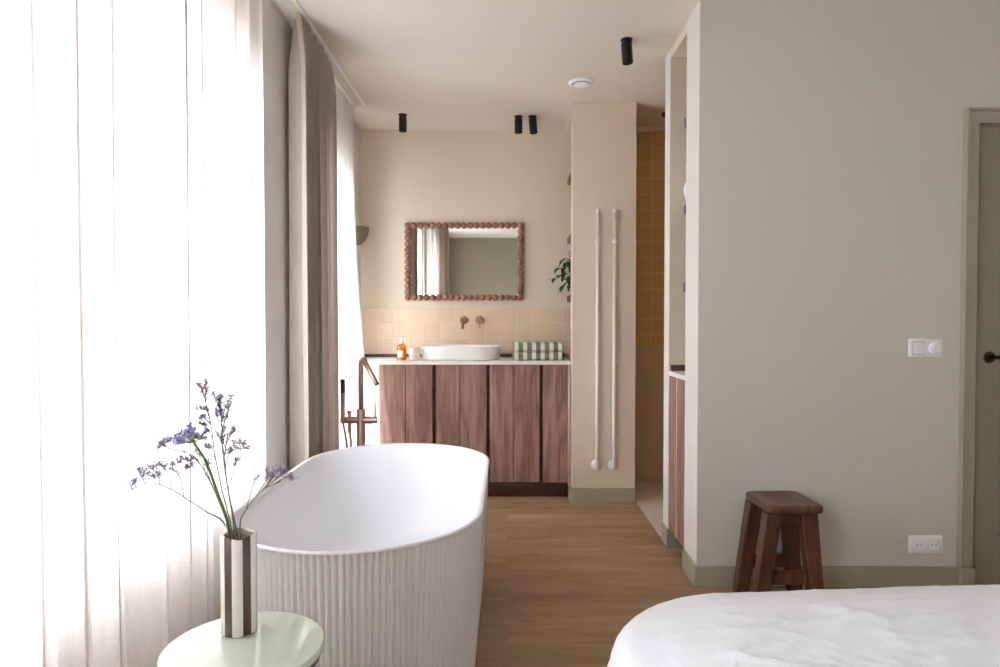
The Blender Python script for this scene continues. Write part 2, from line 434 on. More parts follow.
struct('floor', MB().box(WX - .35, XE, YREAR - .1, YB + .1, -.1, 0), M['floor'])
struct('floor_shower', MB().box(XW - .008, 1.9, YP1, YS, 0, .004), M['terr_f'])
struct('ceiling', MB().box(WX - .35, XE + .1, YREAR - .1, YB + .1, H, H + .12), M['ceil'])
struct('wall_back', MB().box(WX - .35, .80, YB, YB + .12, 0, H), M['cream'])
struct('wall_rear', MB().box(WX - .35, XE, YREAR - .12, YREAR, 0, H), M['rearwall'])
struct('wall_right', MB().box(XE, XE + .12, YREAR - .1, YR2, 0, H), M['wall'])

# window wall with two openings
wl_ = MB()
x0, x1 = WX - .30, WX
wl_.box(x0, x1, YREAR - .1, W1[0], 0, H); wl_.box(x0, x1, W1[1], W2[0], 0, H); wl_.box(x0, x1, W2[1], YB, 0, H)
wl_.box(x0, x1, W1[0], W1[1], 0, W1[2]); wl_.box(x0, x1, W1[0], W1[1], W1[3], H)
wl_.box(x0, x1, W2[0], W2[1], 0, W2[2]); wl_.box(x0, x1, W2[0], W2[1], W2[3], H)
struct('wall_left', wl_, M['endwall'])
struct('wall_pier', MB().box(WX, -1.062, 2.84, 3.34, 0, H), M['endwall'])

def window(name, y0, y1, z0, z1, ndiv):
    f = MB(); xx0, xx1 = WX - .2, WX - .14; t = .06
    f.box(xx0, xx1, y0, y1, z0, z0 + t); f.box(xx0, xx1, y0, y1, z1 - t, z1)
    for i in range(ndiv + 1):
        yc = y0 + t / 2 + (y1 - y0 - t) * i / ndiv
        f.box(xx0, xx1, yc - t / 2, yc + t / 2, z0 + t, z1 - t)
    o = struct(name, f, M['frame'])
    for i in range(ndiv):
        a = y0 + t + (y1 - y0 - t) * i / ndiv; b = y0 + (y1 - y0 - t) * (i + 1) / ndiv
        build('window_pane', MB().box(WX - .172, WX - .166, a, b, z0 + t, z1 - t), M['glass'], o)
    if z0 > .3:
        build('window_sill', MB().box(WX - .14, WX + .012, y0, y1, z0 - .02, z0 + .006), M['frame'], o)
window('window_1', *W1, 3)
window('window_2', *W2, 1)

# bedroom wall with the door opening, its end forms the side of the niche
DX0, DX1, DZ = 2.112, 3.02, 2.102
wr = MB(); wr.box(XW, DX0, YR, YR2, 0, H); wr.box(DX1, XE, YR, YR2, 0, H); wr.box(DX0, DX1, YR, YR2, DZ, H)
struct('wall_bedroom', wr, M['wall'])
# painted end face is cream white
struct('trim_1', MB().box(XW - .004, XW, YR, YR2, 0, H - .0005), M['endwall'])
# niche behind it
nw = MB(); nw.box(XW, 2.0, YP0, YP1, 0, H); nw.box(1.45, 1.55, YR2, YP0, 0, H)
nw.box(XW, 1.45, YR2, YP0, H - .05, H)
struct('wall_niche', nw, M['cream'])
struct('trim_3', MB().box(XW - .004, XW, YP0, YP1, 0, H - .0005), M['endwall'])
# pillar and niche beside the vanity
pw = MB(); pw.box(PX0, PX1, PY0, PY1, 0, H); pw.box(.78, PX1, PY1, YB, 0, H); pw.box(PX0, .78, PY1, YB, H - .069, H)
struct('wall_pillar', pw, M['cream'])
# shower enclosure
sw = MB(); sw.box(PX1, 2.0, YS, YS + .12, 1.03, 2.63)
struct('wall_shower', sw, M['tile_sh'])
struct('wall_shower_base', MB().box(PX1, 2.0, YS - .004, YS + .12, 0, 1.03), M['terr'])
s2 = MB(); s2.box(1.9, 2.0, YP1, YS, 0, H)
struct('wall_shower_side', s2, M['tile_sh'])
struct('trim_4', MB().box(PX1, 1.9, YS - .002, YS + .01, 2.63, H), M['ceil'])
# splashback tiles on the back wall
struct('wall_splashback', MB().box(WX, .78, YB - .008, YB, .955, 1.315), M['tile'])

# baseboards
def bb(name, boxes):
    mb = MB()
    for b in boxes: mb.box(*b)
    return struct(name, mb, M['sage'], bevel=.003)
bh = .098
bb('baseboard_right', [(XW - .015, 2.051, YR - .015, YR, 0, bh), (XW - .015, XW, YR, YR2 + .0, 0, bh)])
bb('baseboard_niche', [(XW - .015, XW, YP0 - .012, YP1, 0, bh), (XW, 1.45, YP0 - .012, YP0, 0, bh)])
bb('baseboard_pillar', [(PX0 - .015, PX1, PY0 - .015, PY0, 0, bh), (PX0 - .015, PX0, PY0, PY1, 0, bh)])
bb('baseboard_left', [(WX, WX + .012, YREAR, 2.84, 0, bh), (-1.062, -1.05, 2.84, 3.34, 0, bh)])
bb('baseboard_rear', [(WX + .012, XE, YREAR, YREAR + .012, 0, bh)])
bb('baseboard_east', [(XE - .012, XE, YREAR + .012, YR - .015, 0, bh)])

# door with architrave
ar = MB()
ar.box(2.060, DX0, YR - .022, YR, .1, 2.156); ar.box(DX1, DX1 + .068, YR - .022, YR, .1, 2.156)
ar.box(DX0, DX1, YR - .022, YR, DZ, 2.156)
ar.box(2.051, 2.060, YR - .034, YR, .1, 2.167); ar.box(DX1 + .068, DX1 + .078, YR - .034, YR, .1, 2.167)
ar.box(2.060, DX1 + .068, YR - .034, YR, 2.156, 2.167)
ar.box(2.051, DX0, YR - .038, YR, 0, .1); ar.box(DX1, DX1 + .078, YR - .038, YR, 0, .1)
# rebate lining
ar.box(DX0, DX0 + .004, YR, YR2, 0, DZ); ar.box(DX0, DX1, YR, YR2, DZ - .004, DZ); ar.box(DX1 - .004, DX1, YR, YR2, 0, DZ)
struct('trim_2', ar, M['sage'], bevel=.0025)
dl = MB(); a, b = DX0 + .010, DX1 - .008; yd0, yd1 = YR + .012, YR + .052
st = .112
zs = [.008, .24, .92, 1.08, 1.98, DZ - .008]
dl.box(a, a + st, yd0, yd1, zs[0], zs[-1]); dl.box(b - st, b, yd0, yd1, zs[0], zs[-1])
for z0_, z1_ in ((zs[0], zs[1]), (zs[2], zs[3]), (zs[4], zs[5])): dl.box(a + st, b - st, yd0, yd1, z0_, z1_)
for z0_, z1_ in ((zs[1], zs[2]), (zs[3], zs[4])): dl.box(a + st, b - st, yd0 + .012, yd1 - .01, z0_, z1_)
door = struct('door_1', dl, M['doorpaint'], bevel=.002)
hb = MB(); hz = P(988, 357, yd0).z; hx = P(989, 357, yd0).x
hb.lathe((hx, yd0, hz), [(.024, 0), (.026, -.004), (.022, -.010), (.009, -.012), (.009, -.045)], 24, 'y')
hb.tube([(hx, yd0 - .04, hz), (hx + .02, yd0 - .046, hz), (hx + .12, yd0 - .046, hz - .004)], [.009, .009, .007], 10)
build('door_handle', hb, M['bronze'], door, smooth=True, label='dark bronze lever handle')

# ------------------------------------------------------------------ curtains
def pleats(y0, y1, xc, z0, z1, n, amp, seed, heading=.08, nz=26, per=14, flare=None, shear=.35, irr=.35):
    rnd = random.Random(seed)
    ph = [rnd.uniform(-irr, irr) for _ in range(n + 2)]
    am = [rnd.uniform(.65, 1.25) for _ in range(n + 2)]
    nt = n * per; vs = []; fs = []
    dy = (y1 - y0)
    for k in range(nz + 1):
        q = k / nz; z = z1 + (z0 - z1) * (q ** 1.15)
        hq = min(1, (z1 - z) / heading) if heading else 1
        a_env = amp * (.55 + .45 * hq) * (1 + .18 * q)
        for i in range(nt + 1):
            t = i / nt; u = t * n; c = int(min(u, n - 1e-6)); fr = u - c
            pa = ph[c] * (1 - fr) + ph[c + 1] * fr; aa = am[c] * (1 - fr) + am[c + 1] * fr
            w = 2 * PI * (u + pa * (.25 + .75 * hq))
            drift = noise.noise(Vector((t * n * .6, q * 1.6, seed))) * .5
            x = xc + a_env * aa * math.sin(w + drift)
            y = y0 + dy * t + shear * (dy / n) * math.sin(2 * w + 1.1) * .30 * hq + .012 * noise.noise(Vector((t * 5, q * 2, seed + 9)))
            if flare: x += flare(t, q)
            vs.append((x, y, z))
    for k in range(nz):
        for i in range(nt):
            a_ = k * (nt + 1) + i; fs.append((a_, a_ + 1, a_ + nt + 2, a_ + nt + 1))
    return MB().add(vs, fs)

def sheer_flare(t, q):
    return .03 * .4 + .258 * max(0, (t - .2) / .8) ** 1.6 * max(0, (q - .10)) ** 2.5
def curtain(name, at, mb, fabric, label, cat, group, top, hooks, hem):
    t = thing(name, at, label, cat, group)
    build('fabric', mb, fabric, t, smooth='all', merge=False)
    return t
c1 = curtain('sheer_curtain', (-1.0, 1.7, .015), pleats(.38, 2.625, -1.0, .015, 2.635, 13, .042, 3, heading=.03, shear=.52), M['sheer'],
             'white sheer linen curtain drawn partly across the near window behind the flower vase', 'curtain', None, 0, 0, 0)
c2 = curtain('sheer_curtain', (-1.02, 3.8, .015), pleats(3.63, 4.36, -1.038, .015, 2.635, 7, .014, 11, heading=.03, flare=sheer_flare), M['sheer'],
             'white sheer curtain at the far window, between taupe drape and vanity', 'curtain', None, 0, 0, 0)
c3 = curtain('linen_curtain', (-.96, 3.35, .012), pleats(3.04, 3.62, -.985, .012, 2.650, 5, .046, 5, heading=.22, nz=40, per=26), M['linen'],
             'heavy taupe linen drape gathered between the two windows behind the bathtub', 'curtain', None, 0, 0, 0)
c4 = curtain('linen_curtain', (-.93, .5, .012), pleats(.42, 1.07, -.880, .012, 2.645, 7, .05, 8, heading=.22, nz=30, per=16), M['linen'],
             'heavy taupe linen drape seen only in the mirror, beside the near window', 'curtain', None, 0, 0, 0)

def rail(x, y0, y1, label):
    mb = MB(); mb.box(x - .008, x - .0065, y0, y1, H - .008, H); mb.box(x + .0065, x + .008, y0, y1, H - .008, H)
    mb.box(x - .0065, x + .0065, y0, y1, H - .0015, H); mb.box(x - .008, x - .0015, y0, y1, H - .009, H - .008); mb.box(x + .0015, x + .008, y0, y1, H - .009, H - .008)
    t = thing('curtain_rail', (x, (y0 + y1) / 2, H), label, 'curtain rail')
    build('track', mb, M['white'], t)
    g = MB(); yy = max(y0, 1.2) + .1
    for y in (y1 - .25, y1 - .45, y1 - .62):
        build('glider', MB().box(x - .0012, x + .0012, y - .006, y + .006, H - .020, H - .004), M['white'], t)
    return t
rail(-.955, -1.2, 4.385, 'white ceiling curtain rail carrying the taupe drapes')
rail(-1.03, -1.2, 4.40, 'white ceiling curtain rail nearest the wall, carrying the sheer curtains')

# ------------------------------------------------------------------ bathtub
TCX, TR, TY1, TY2, TZ = -.505, .425, 2.208, 2.965, .578
def stad(u, r):
    Ls = TY2 - TY1; arc = PI * TR; per = 2 * Ls + 2 * arc; d = (u % 1) * per
    if d < Ls: return (TCX + r, TY1 + d)
    d -= Ls
    if d < arc: a = d / TR; return (TCX + r * math.cos(a), TY2 + r * math.sin(a))
    d -= arc
    if d < Ls: return (TCX - r, TY2 - d)
    d -= Ls; a = PI + d / TR
    return (TCX + r * math.cos(a), TY1 + r * math.sin(a))
tub = thing('bathtub', (TCX, 2.587, 0), 'white freestanding oval bathtub with vertically ribbed outside', 'bathtub')
NR = 204; PERR = 12; N = NR * PERR
outer = []
for z, ins, fl in ((.0, .045, .3), (.012, .030, 1), (.15, .022, 1), (.3, .014, 1), (.45, .007, 1), (.560, .003, 1), (.567, .001, 1), (.569, 0, .4), (.5705, 0, 0), (TZ - .0035, 0, 0), (TZ - .001, .002, 0), (TZ, .005, 0)):
    ring = []
    for i in range(N):
        g = .0135 * (1 - abs(math.sin(PI * i / PERR)) ** .95)
        ring.append(stad(i / N, TR - ins - g * fl) + (z,))
    outer.append(ring)
mb = loft(outer, True, False)
build('ribbed_shell', mb, M['acryl'], tub, smooth='all', merge=False)
inner = []
NI = 200
for z, ins in ((TZ, .005), (TZ - .001, .013), (TZ - .005, .017), (TZ - .03, .024), (.5, .032), (.42, .044), (.33, .060), (.25, .080), (.19, .105), (.155, .14), (.138, .19), (.130, .26), (.127, .33), (.126, .39)):
    inner.append([stad(i / NI, TR - ins) + (z,) for i in range(NI)])
build('basin', loft(inner, False, True), M['acryl'], tub, smooth='all', merge=False)
build('drain', MB().lathe((TCX, 2.587, .127), [(.034, 0), (.034, .004), (.028, .006), (.001, .007)], 24), M['acryl'], tub, smooth=True)

# ------------------------------------------------------------------ freestanding bath mixer
bx_, by_ = P(361, 420, 3.50).x, 3.50
mx = thing('bath_mixer', (bx_, by_, 0), 'brushed copper freestanding bath mixer standing behind the tub', 'faucet')
build('floor_flange', MB().lathe((bx_, by_, 0), [(.05, 0), (.05, .006), (.03, .012), (.024, .02)], 28), M['brass'], mx, smooth=True)
zb = P(361, 420, by_).z; zt = P(361, 357, by_).z
build('column', MB().lathe((bx_, by_, 0), [(.0225, .01), (.0225, zb + .055), (.021, zb + .058), (.0145, zb + .06)], 28), M['brass'], mx, smooth=True)
e = P(376.5, 384, 3.34)
pts = [Vector((bx_, by_, zb + .05)), Vector((bx_, by_, zt - .06))]
top = Vector((bx_, by_, zt - .05))
dirh = Vector((e.x - bx_, e.y - by_, 0)).normalized()
for k in range(1, 9):
    a = rad(150) * k / 8
    pts.append(top + dirh * (.034 * (1 - math.cos(a))) + Vector((0, 0, .040 * math.sin(a))))
pts.append(e)
build('spout', MB().tube(pts, .0135, 16), M['brass'], mx, smooth='all')
l_, r_ = P(341, 421, by_), P(377, 418, by_)
bar = MB(); bar.tube([(l_.x, by_, zb), (r_.x, by_, zb)], .019, 18)
build('crossbar', bar, M['brass'], mx, smooth=True)
kb = P(349.5, 413, by_)
build('diverter', MB().lathe((kb.x, by_, zb + .01), [(.008, 0), (.008, .022), (.013, .024), (.013, .04), (.001, .042)], 18), M['brass'], mx, smooth=True)
lv = P(375, 405, by_)
build('lever', MB().tube([(lv.x, by_, zb + .01), (lv.x, by_, zb + .10)], [.006, .0045], 10), M['brass'], mx, smooth=True)
hs0, hs1 = P(343, 419, by_ - .03), P(342.5, 379, by_ - .03)
hsn = MB().tube([hs0 + Vector((0, 0, -.02)), hs0.lerp(hs1, .6), hs1], [.010, .012, .0125], 14)
hso = build('hand_shower', hsn, M['brass'], mx, smooth=True)
build('spray_head', MB().tube([hs0.lerp(hs1, .66) + Vector((.003, -.004, 0)), hs1 + Vector((.003, -.004, -.004))], .0115, 12), M['grip'], hso, smooth=True, label='dark spray face')
hp = [hs0 + Vector((0, 0, -.02))]
for k in range(1, 13):
    t = k / 12; hp.append(Vector((hs0.x + .035 * math.sin(t * PI * .55) + .01 * t, by_ - .03 + .01 * math.sin(t * 6), hs0.z - .02 - .46 * t)))
for k in range(1, 9):
    a = PI * k / 8; last = hp[12]; hp.append(last + Vector((.012 * (1 - math.cos(a)), 0, -.03 * math.sin(a))))
hp.append(Vector((kb.x, by_, zb - .03)))
build('hose', MB().tube(hp, .006, 8), M['brass'], mx, smooth='all')
build('hose_outlet', MB().tube([(kb.x, by_, zb), (kb.x, by_, zb - .07)], .0095, 12), M['brass'], mx, smooth=True)

# ------------------------------------------------------------------ vanity
VX0, VX1, VY = -.872, .415, 4.425
van = thing('vanity_cabinet', ((VX0 + VX1) / 2, 4.68, 0), 'long walnut vanity cabinet with vertical panel doors below the basin', 'cabinet')
ZC = .942
cb_ = MB()
cb_.box(VX0, VX1, VY + .03, YB - .01, .088, ZC - .0245)
build('carcass', cb_, M['plinth'], van)
build('end_panel', MB().box(VX1 + .002, VX1 + .013, VY + .004, YB - .01, .088, ZC - .0245), M['cream'], van, label='cream end panel beside the pillar')
build('end_panel', MB().box(WX + .015, VX0 - .003, VY + .004, VY + .03, .0, ZC - .0245), M['cream'], van, label='cream filler panel beside the window wall')
build('plinth', MB().box(VX0, VX1, VY + .055, VY + .07, 0, .088), M['plinth'], van)
build('bottom_rail', MB().box(VX0, VX1, VY - .002, VY + .03, .088, .108), M['walnut_h'], van)
cuts = [(379.5, 405.7, 432.3), (435.5, 460, 486.5), (489.5, 513.5, 539.5), (543, 568)]
for c in cuts:
    xs = [P(c_, 420, VY).x for c_ in c]; xs[-1] = min(xs[-1], VX1 - .002)
    dm = MB()
    for i in range(len(xs) - 1):
        g = .003
        # each leaf plank; finger-pull chamfer on the left edge of the first plank
        xa, xb = xs[i] + (g if i else 0), xs[i + 1] - (g if i < len(xs) - 2 else 0)
        ch = .022 if i == 0 and c is not cuts[0] else .0
        if ch:
            dm.hexa([(xa, VY + .022, .112), (xa, VY + .024, .112), (xb, VY + .024, .112), (xb, VY + .0, .112)][:4],
                    [(xa, VY + .022, ZC - .027), (xa, VY + .024, ZC - .027), (xb, VY + .024, ZC - .027), (xb, VY + .0, ZC - .027)])
            dm = MB() if False else dm
            dm.v = dm.v[:-8]; dm.f = dm.f[:-6]; dm.m = dm.m[:-6]
            prof = [(xa, VY + .024), (xa, VY + .018), (xa + ch * .5, VY + .011), (xa + ch, VY + .0), (xb, VY), (xb, VY + .024)]
            k = len(prof)
            vs_ = [(p[0], p[1], .112) for p in prof] + [(p[0], p[1], ZC - .027) for p in prof]
            dm.add(vs_, [tuple(range(k - 1, -1, -1)), tuple(range(k, 2 * k))] + [(j, (j + 1) % k, (j + 1) % k + k, j + k) for j in range(k)])
        else:
            dm.box(xa, xb, VY, VY + .024, .112, ZC - .027)
        if i: dm.box(xa - 2 * g, xa, VY + .012, VY + .02, .112, ZC - .027)
    build('door', dm, M['walnut'], van, bevel=.0008, seg=1)

ct = thing('countertop', (-.33, 4.68, ZC), 'ivory stone vanity worktop with a thin walnut upstand', 'countertop')
build('slab', MB().box(WX + .015, PX0 + .0, VY - .018, YB - .008, ZC - .024, ZC), M['counter'], ct, bevel=.002)
build('upstand', MB().box(WX + .015, PX0 + .0, YB - .026, YB - .0085, ZC + .0005, ZC + .022), M['walnut_h'], ct, label='walnut upstand')

# basin (oval vessel)
bcx, bcy, brx, bry = P(461, 352, 4.64).x, 4.655, .283, .185
bs = thing('wash_basin', (bcx, bcy, ZC), 'white oval vessel basin on the stone worktop', 'basin')
def oval(k, z, n=64, e_=2.5):
    r = []
    for i in range(n):
        a = 2 * PI * i / n; c_, s_ = math.cos(a), math.sin(a)
        r.append((bcx + (brx - k) * math.copysign(abs(c_) ** (2 / e_), c_), bcy + (bry - k) * math.copysign(abs(s_) ** (2 / e_), s_), z))
    return r
rings = [oval(.016, ZC + .0005), oval(.007, ZC + .003), oval(.004, ZC + .01), oval(.001, ZC + .085), oval(0, ZC + .093), oval(.003, ZC + .097), oval(.009, ZC + .097), oval(.012, ZC + .093), oval(.016, ZC + .07), oval(.03, ZC + .04), oval(.07, ZC + .024), oval(.13, ZC + .02), oval(.17, ZC + .019)]
build('bowl', loft(rings), M['ceramic'], bs, smooth='all')
build('drain_cap', MB().lathe((bcx, bcy, ZC + .02), [(.022, 0), (.022, .004), (.001, .006)], 20), M['brass'], bs, smooth=True)

# wall tap
tp = P(464, 320, YB - .01); hp2 = P(479.5, 320, YB - .01)
wt = thing('basin_tap', (tp.x, YB - .008, tp.z), 'brushed copper wall tap and control above the basin', 'faucet')
build('spout_rosette', MB().lathe((tp.x, YB - .0085, tp.z), [(.031, 0), (.031, -.006), (.028, -.009), (.001, -.009)], 28, 'y'), M['brass'], wt, smooth=True)
build('spout', MB().tube([(tp.x, YB - .012, tp.z), (tp.x, YB - .13, tp.z), (tp.x, YB - .165, tp.z - .004), (tp.x, YB - .18, tp.z - .02), (tp.x, YB - .182, tp.z - .065)], .0105, 14), M['brass'], wt, smooth='all')
build('control_rosette', MB().lathe((hp2.x, YB - .0085, hp2.z), [(.031, 0), (.031, -.006), (.028, -.009), (.001, -.009)], 28, 'y'), M['brass'], wt, smooth=True)
ck = build('control_knob', MB().lathe((hp2.x, YB - .017, hp2.z), [(.019, 0), (.019, -.045), (.017, -.048), (.001, -.048)], 24, 'y'), M['brass'], wt, smooth=True)
build('control_lever', MB().tube([(hp2.x, YB - .055, hp2.z - .015), (hp2.x + .004, YB - .058, hp2.z - .06)], .0045, 10), M['brass'], ck, smooth=True)

# soap bottle, candle jar
sx, sy = P(401.5, 358, 4.52).x, 4.53
so = thing('soap_bottle', (sx, sy, ZC), 'amber glass soap bottle with white pump on the worktop', 'bottle')
build('bottle_body', MB().lathe((sx, sy, ZC), [(.001, .001), (.030, .001), (.033, .004), (.033, .09), (.030, .103), (.016, .112), (.012, .118), (.012, .124)], 28), M['amber'], so, smooth=True)
build('soap', MB().lathe((sx, sy, ZC), [(.001, .003), (.030, .004), (.0305, .082), (.001, .082)], 24), mat('honey_soap', rgb(236, 188, 104), .25, var=.1), so, smooth=True)
build('bottle_label', MB().lathe((sx, sy, ZC), [(.0335, .022), (.0337, .023), (.0337, .067), (.0335, .068)], 20, a0=rad(215), a1=rad(300)), M['label'], so, smooth=True, label='cream paper label')
build('pump', MB().lathe((sx, sy, ZC), [(.0135, .118), (.0135, .136), (.005, .138), (.005, .150), (.011, .151), (.011, .160), (.001, .162)], 20).tube([(sx, sy, ZC + .156), (sx + .01, sy - .028, ZC + .153)], .005, 8), M['white'], so, smooth=True)
cx_, cy_ = P(414.5, 358, 4.54).x, 4.54
cj = thing('candle_jar', (cx_, cy_, ZC), 'pale speckled candle jar between soap bottle and basin', 'jar')
build('jar', MB().lathe((cx_, cy_, ZC), [(.001, .001), (.036, .001), (.039, .005), (.039, .084), (.038, .087), (.036, .087), (.035, .083), (.035, .012), (.001, .01)], 32), M['candle'], cj, smooth=True)
build('wax', MB().lathe((cx_, cy_, ZC), [(.0345, .055), (.0345, .07), (.001, .069)], 24), M['wax'], cj, smooth=True)

# towels
tx0, tx1 = P(512.5, 358, 4.53).x, P(563.3, 358, 4.53).x
def towel(z0, z1, dx0, dx1, label, seed):
    yc = 4.60; hy = .115
    rings_ = []
    n = 26
    for i in range(n + 1):
        t = i / n; x = tx0 + dx0 + (tx1 + dx1 - tx0 - dx0) * t
        endr = .90 if i in (0, n) else 1
        ring = []
        for (yy, zz) in rrect(-hy, hy, 0, 1, .028, 5) if False else []:
            pass
        h = (z1 - z0)
        w = .0025 * noise.noise(Vector((x * 14, seed, 0)))
        for (yy, zz) in rrect(-hy, hy, -h / 2, h / 2, h * .45, 6):
            ring.append((x, yc + yy * endr + w, (z0 + z1) / 2 + zz * endr + (w if zz > 0 else 0)))
        rings_.append(ring)
    t_ = thing('folded_towel', ((tx0 + tx1) / 2, yc, z0), label, 'towel', 'striped towels on the vanity')
    build('folded_cloth', loft(rings_), M['towel'], t_, smooth='all')
    # turned-over flap edge, seen as a line along the front
    return t_
towel(ZC + .0005, ZC + .061, 0, 0, 'green and white striped folded towel, lower of the stack on the worktop', 1)
towel(ZC + .062, ZC + .122, .006, -.002, 'green and white striped folded towel, on top of the stack by the pillar', 5)

# mirror with turned beads
ml, mr_, mt, mbz = P(407.5, 260, YB - .03).x, P(520.5, 260, YB - .03).x, P(464, 225.5, YB - .03).z, P(464, 297.5, YB - .03).z
mi = thing('wall_mirror', ((ml + mr_) / 2, YB, mbz), 'rectangular wall mirror framed with round wooden beads', 'mirror')
fr = MB()
fr.box(ml - .01, mr_ + .01, YB - .022, YB - .002, mbz - .01, mbz + .012); fr.box(ml - .01, mr_ + .01, YB - .022, YB - .002, mt - .012, mt + .01)
fr.box(ml - .01, ml + .012, YB - .022, YB - .002, mbz + .012, mt - .012); fr.box(mr_ - .012, mr_ + .01, YB - .022, YB - .002, mbz + .012, mt - .012)
build('frame', fr, M['bead'], mi)
build('mirror_glass', MB().box(ml + .012, mr_ - .012, YB - .018, YB - .010, mbz + .012, mt - .012), M['mirror'], mi)
spots_ = []
nx, nzb = 18, 12
for i in range(nx + 1):
    x = ml + (mr_ - ml) * i / nx; spots_ += [(x, mbz, 0), (x, mt, 0)]
for j in range(1, nzb):
    z = mbz + (mt - mbz) * j / nzb; spots_ += [(ml, z, 1), (mr_, z, 1)]
bead_me = None
for (x, z, v) in spots_:
    if bead_me is None:
        bo = build('bead', MB().sphere((x, YB - .026, z), .0242, 16, 10), M['bead'], mi, smooth='all')
        # recentre on the bead
        off = Vector((x, YB - .026, z)) - worldpos(mi)
        for vtx in bo.data.vertices: vtx.co -= off
        bo.location = off; bead_me = bo.data; bead0 = bo
    else:
        c_ = bead0.copy(); C.objects.link(c_); c_.parent = mi
        c_.location = Vector((x, YB - .026, z)) - worldpos(mi)
        c_.rotation_euler = (0, PI / 2 if v else 0, 0)

# sconce on the window wall
sz = P(364, 228, 4.72).z
sn = MB(); n_ = 20
prof = [(.118, 0), (.117, -.02), (.108, -.055), (.088, -.092), (.055, -.12), (.02, -.133), (.001, -.135)]
profi = [(.112, 0), (.110, -.02), (.101, -.052), (.082, -.086), (.05, -.112), (.001, -.126)]
sn.lathe((WX, 4.70, sz), prof, n_, a0=-PI / 2, a1=PI / 2); sn.lathe((WX, 4.70, sz), profi[::-1] + [(.118, 0)], n_, a0=-PI / 2, a1=PI / 2)
t_ = thing('wall_sconce', (WX, 4.70, sz), 'olive green half-bowl wall lamp in the back left corner', 'wall lamp')
build('lamp_shade', sn, M['sconce'], t_, smooth='all', merge=False)
build('wall_plate', MB().lathe((WX, 4.70, sz - .05), [(.03, 0), (.03, .02), (.001, .021)], 16, 'x'), M['bronze'], t_)

# ------------------------------------------------------------------ ceiling fittings
def spot(px, py_top, py_bot, tilt, label, zc=H, r=.028):
    # depth from the height of the ceiling mount
    depth = 650 * (zc - CAMZ) / (320 - py_top) if False else None
    lo, hi = 1.0, 6.0
    for _ in range(40):
        mid = (lo + hi) / 2
        if P(px, py_top, mid).z < zc: lo = mid
        else: hi = mid
    p = P(px, py_top, lo); L = p.z - P(px, py_bot, lo).z
    t = thing('ceiling_spotlight', (p.x, p.y, zc), label, 'spotlight', 'black ceiling spotlights')
    build('ceiling_mount', MB().lathe((p.x, p.y, zc), [(r * 1.05, 0), (r * 1.08, -.006), (r * .9, -.012), (.007, -.014), (.007, -.026)], 24), M['black'], t, smooth=True)
    body = MB().lathe((0, 0, 0), [(.001, 0), (r * .96, 0), (r, -.004), (r, -(L - .022)), (r * .93, -(L - .020)), (r * .9, -(L - .035)), (.001, -(L - .036))], 28)
    R = Matrix.Rotation(rad(tilt), 3, 'Y')
    body.v = [tuple(R @ Vector(v) + Vector((p.x, p.y, zc - .020))) for v in body.v]
    b_ = build('lamp_body', body, M['black'], t, smooth=True)
    lens = MB().lathe((0, 0, 0), [(.001, -(L - .033)), (r * .8, -(L - .033)), (r * .8, -(L - .030)), (.001, -(L - .030))], 20)
    lens.v = [tuple(R @ Vector(v) + Vector((p.x, p.y, zc - .020))) for v in lens.v]
    build('lamp_lens', lens, M['grip'], b_)
spot(402.8, 114.5, 131.5, 0, 'black cylinder ceiling spotlight at left, above the soap bottle')
spot(518.5, 116.3, 133, 0, 'black cylinder ceiling spotlight, straight one of the close pair')
spot(532.6, 116.3, 133.5, -5, 'black cylinder ceiling spotlight, tilted one of the close pair')
spot(626.5, 39.5, 63.5, -4, 'largest black ceiling spotlight, nearest the camera, over the wooden floor')
p = P(667.5, 114.5, 4.58)
t_ = thing('recessed_spotlight', (p.x, 4.58, H), 'small black round spotlight in the shower ceiling', 'spotlight')
build('trim_ring', MB().lathe((p.x, 4.58, H), [(.042, 0), (.042, -.014), (.036, -.018), (.03, -.010), (.001, -.008)], 28), M['black'], t_, smooth=True)
lo, hi = 1., 6.
for _ in range(40):
    mid = (lo + hi) / 2
    if P(581, 82, mid).z < H: lo = mid
    else: hi = mid
p = P(581, 82, lo)
t_ = thing('air_valve', (p.x, p.y, H), 'round white ventilation valve on the ceiling', 'air vent')
build('outer_ring', MB().lathe((p.x, p.y, H), [(.078, 0), (.078, -.006), (.07, -.012), (.056, -.013), (.05, -.006), (.05, 0)], 36), M['white'], t_, smooth=True)
build('centre_disc', MB().lathe((p.x, p.y, H), [(.01, -.004), (.044, -.012), (.046, -.016), (.04, -.02), (.001, -.021)], 32), M['white'], t_, smooth=True)

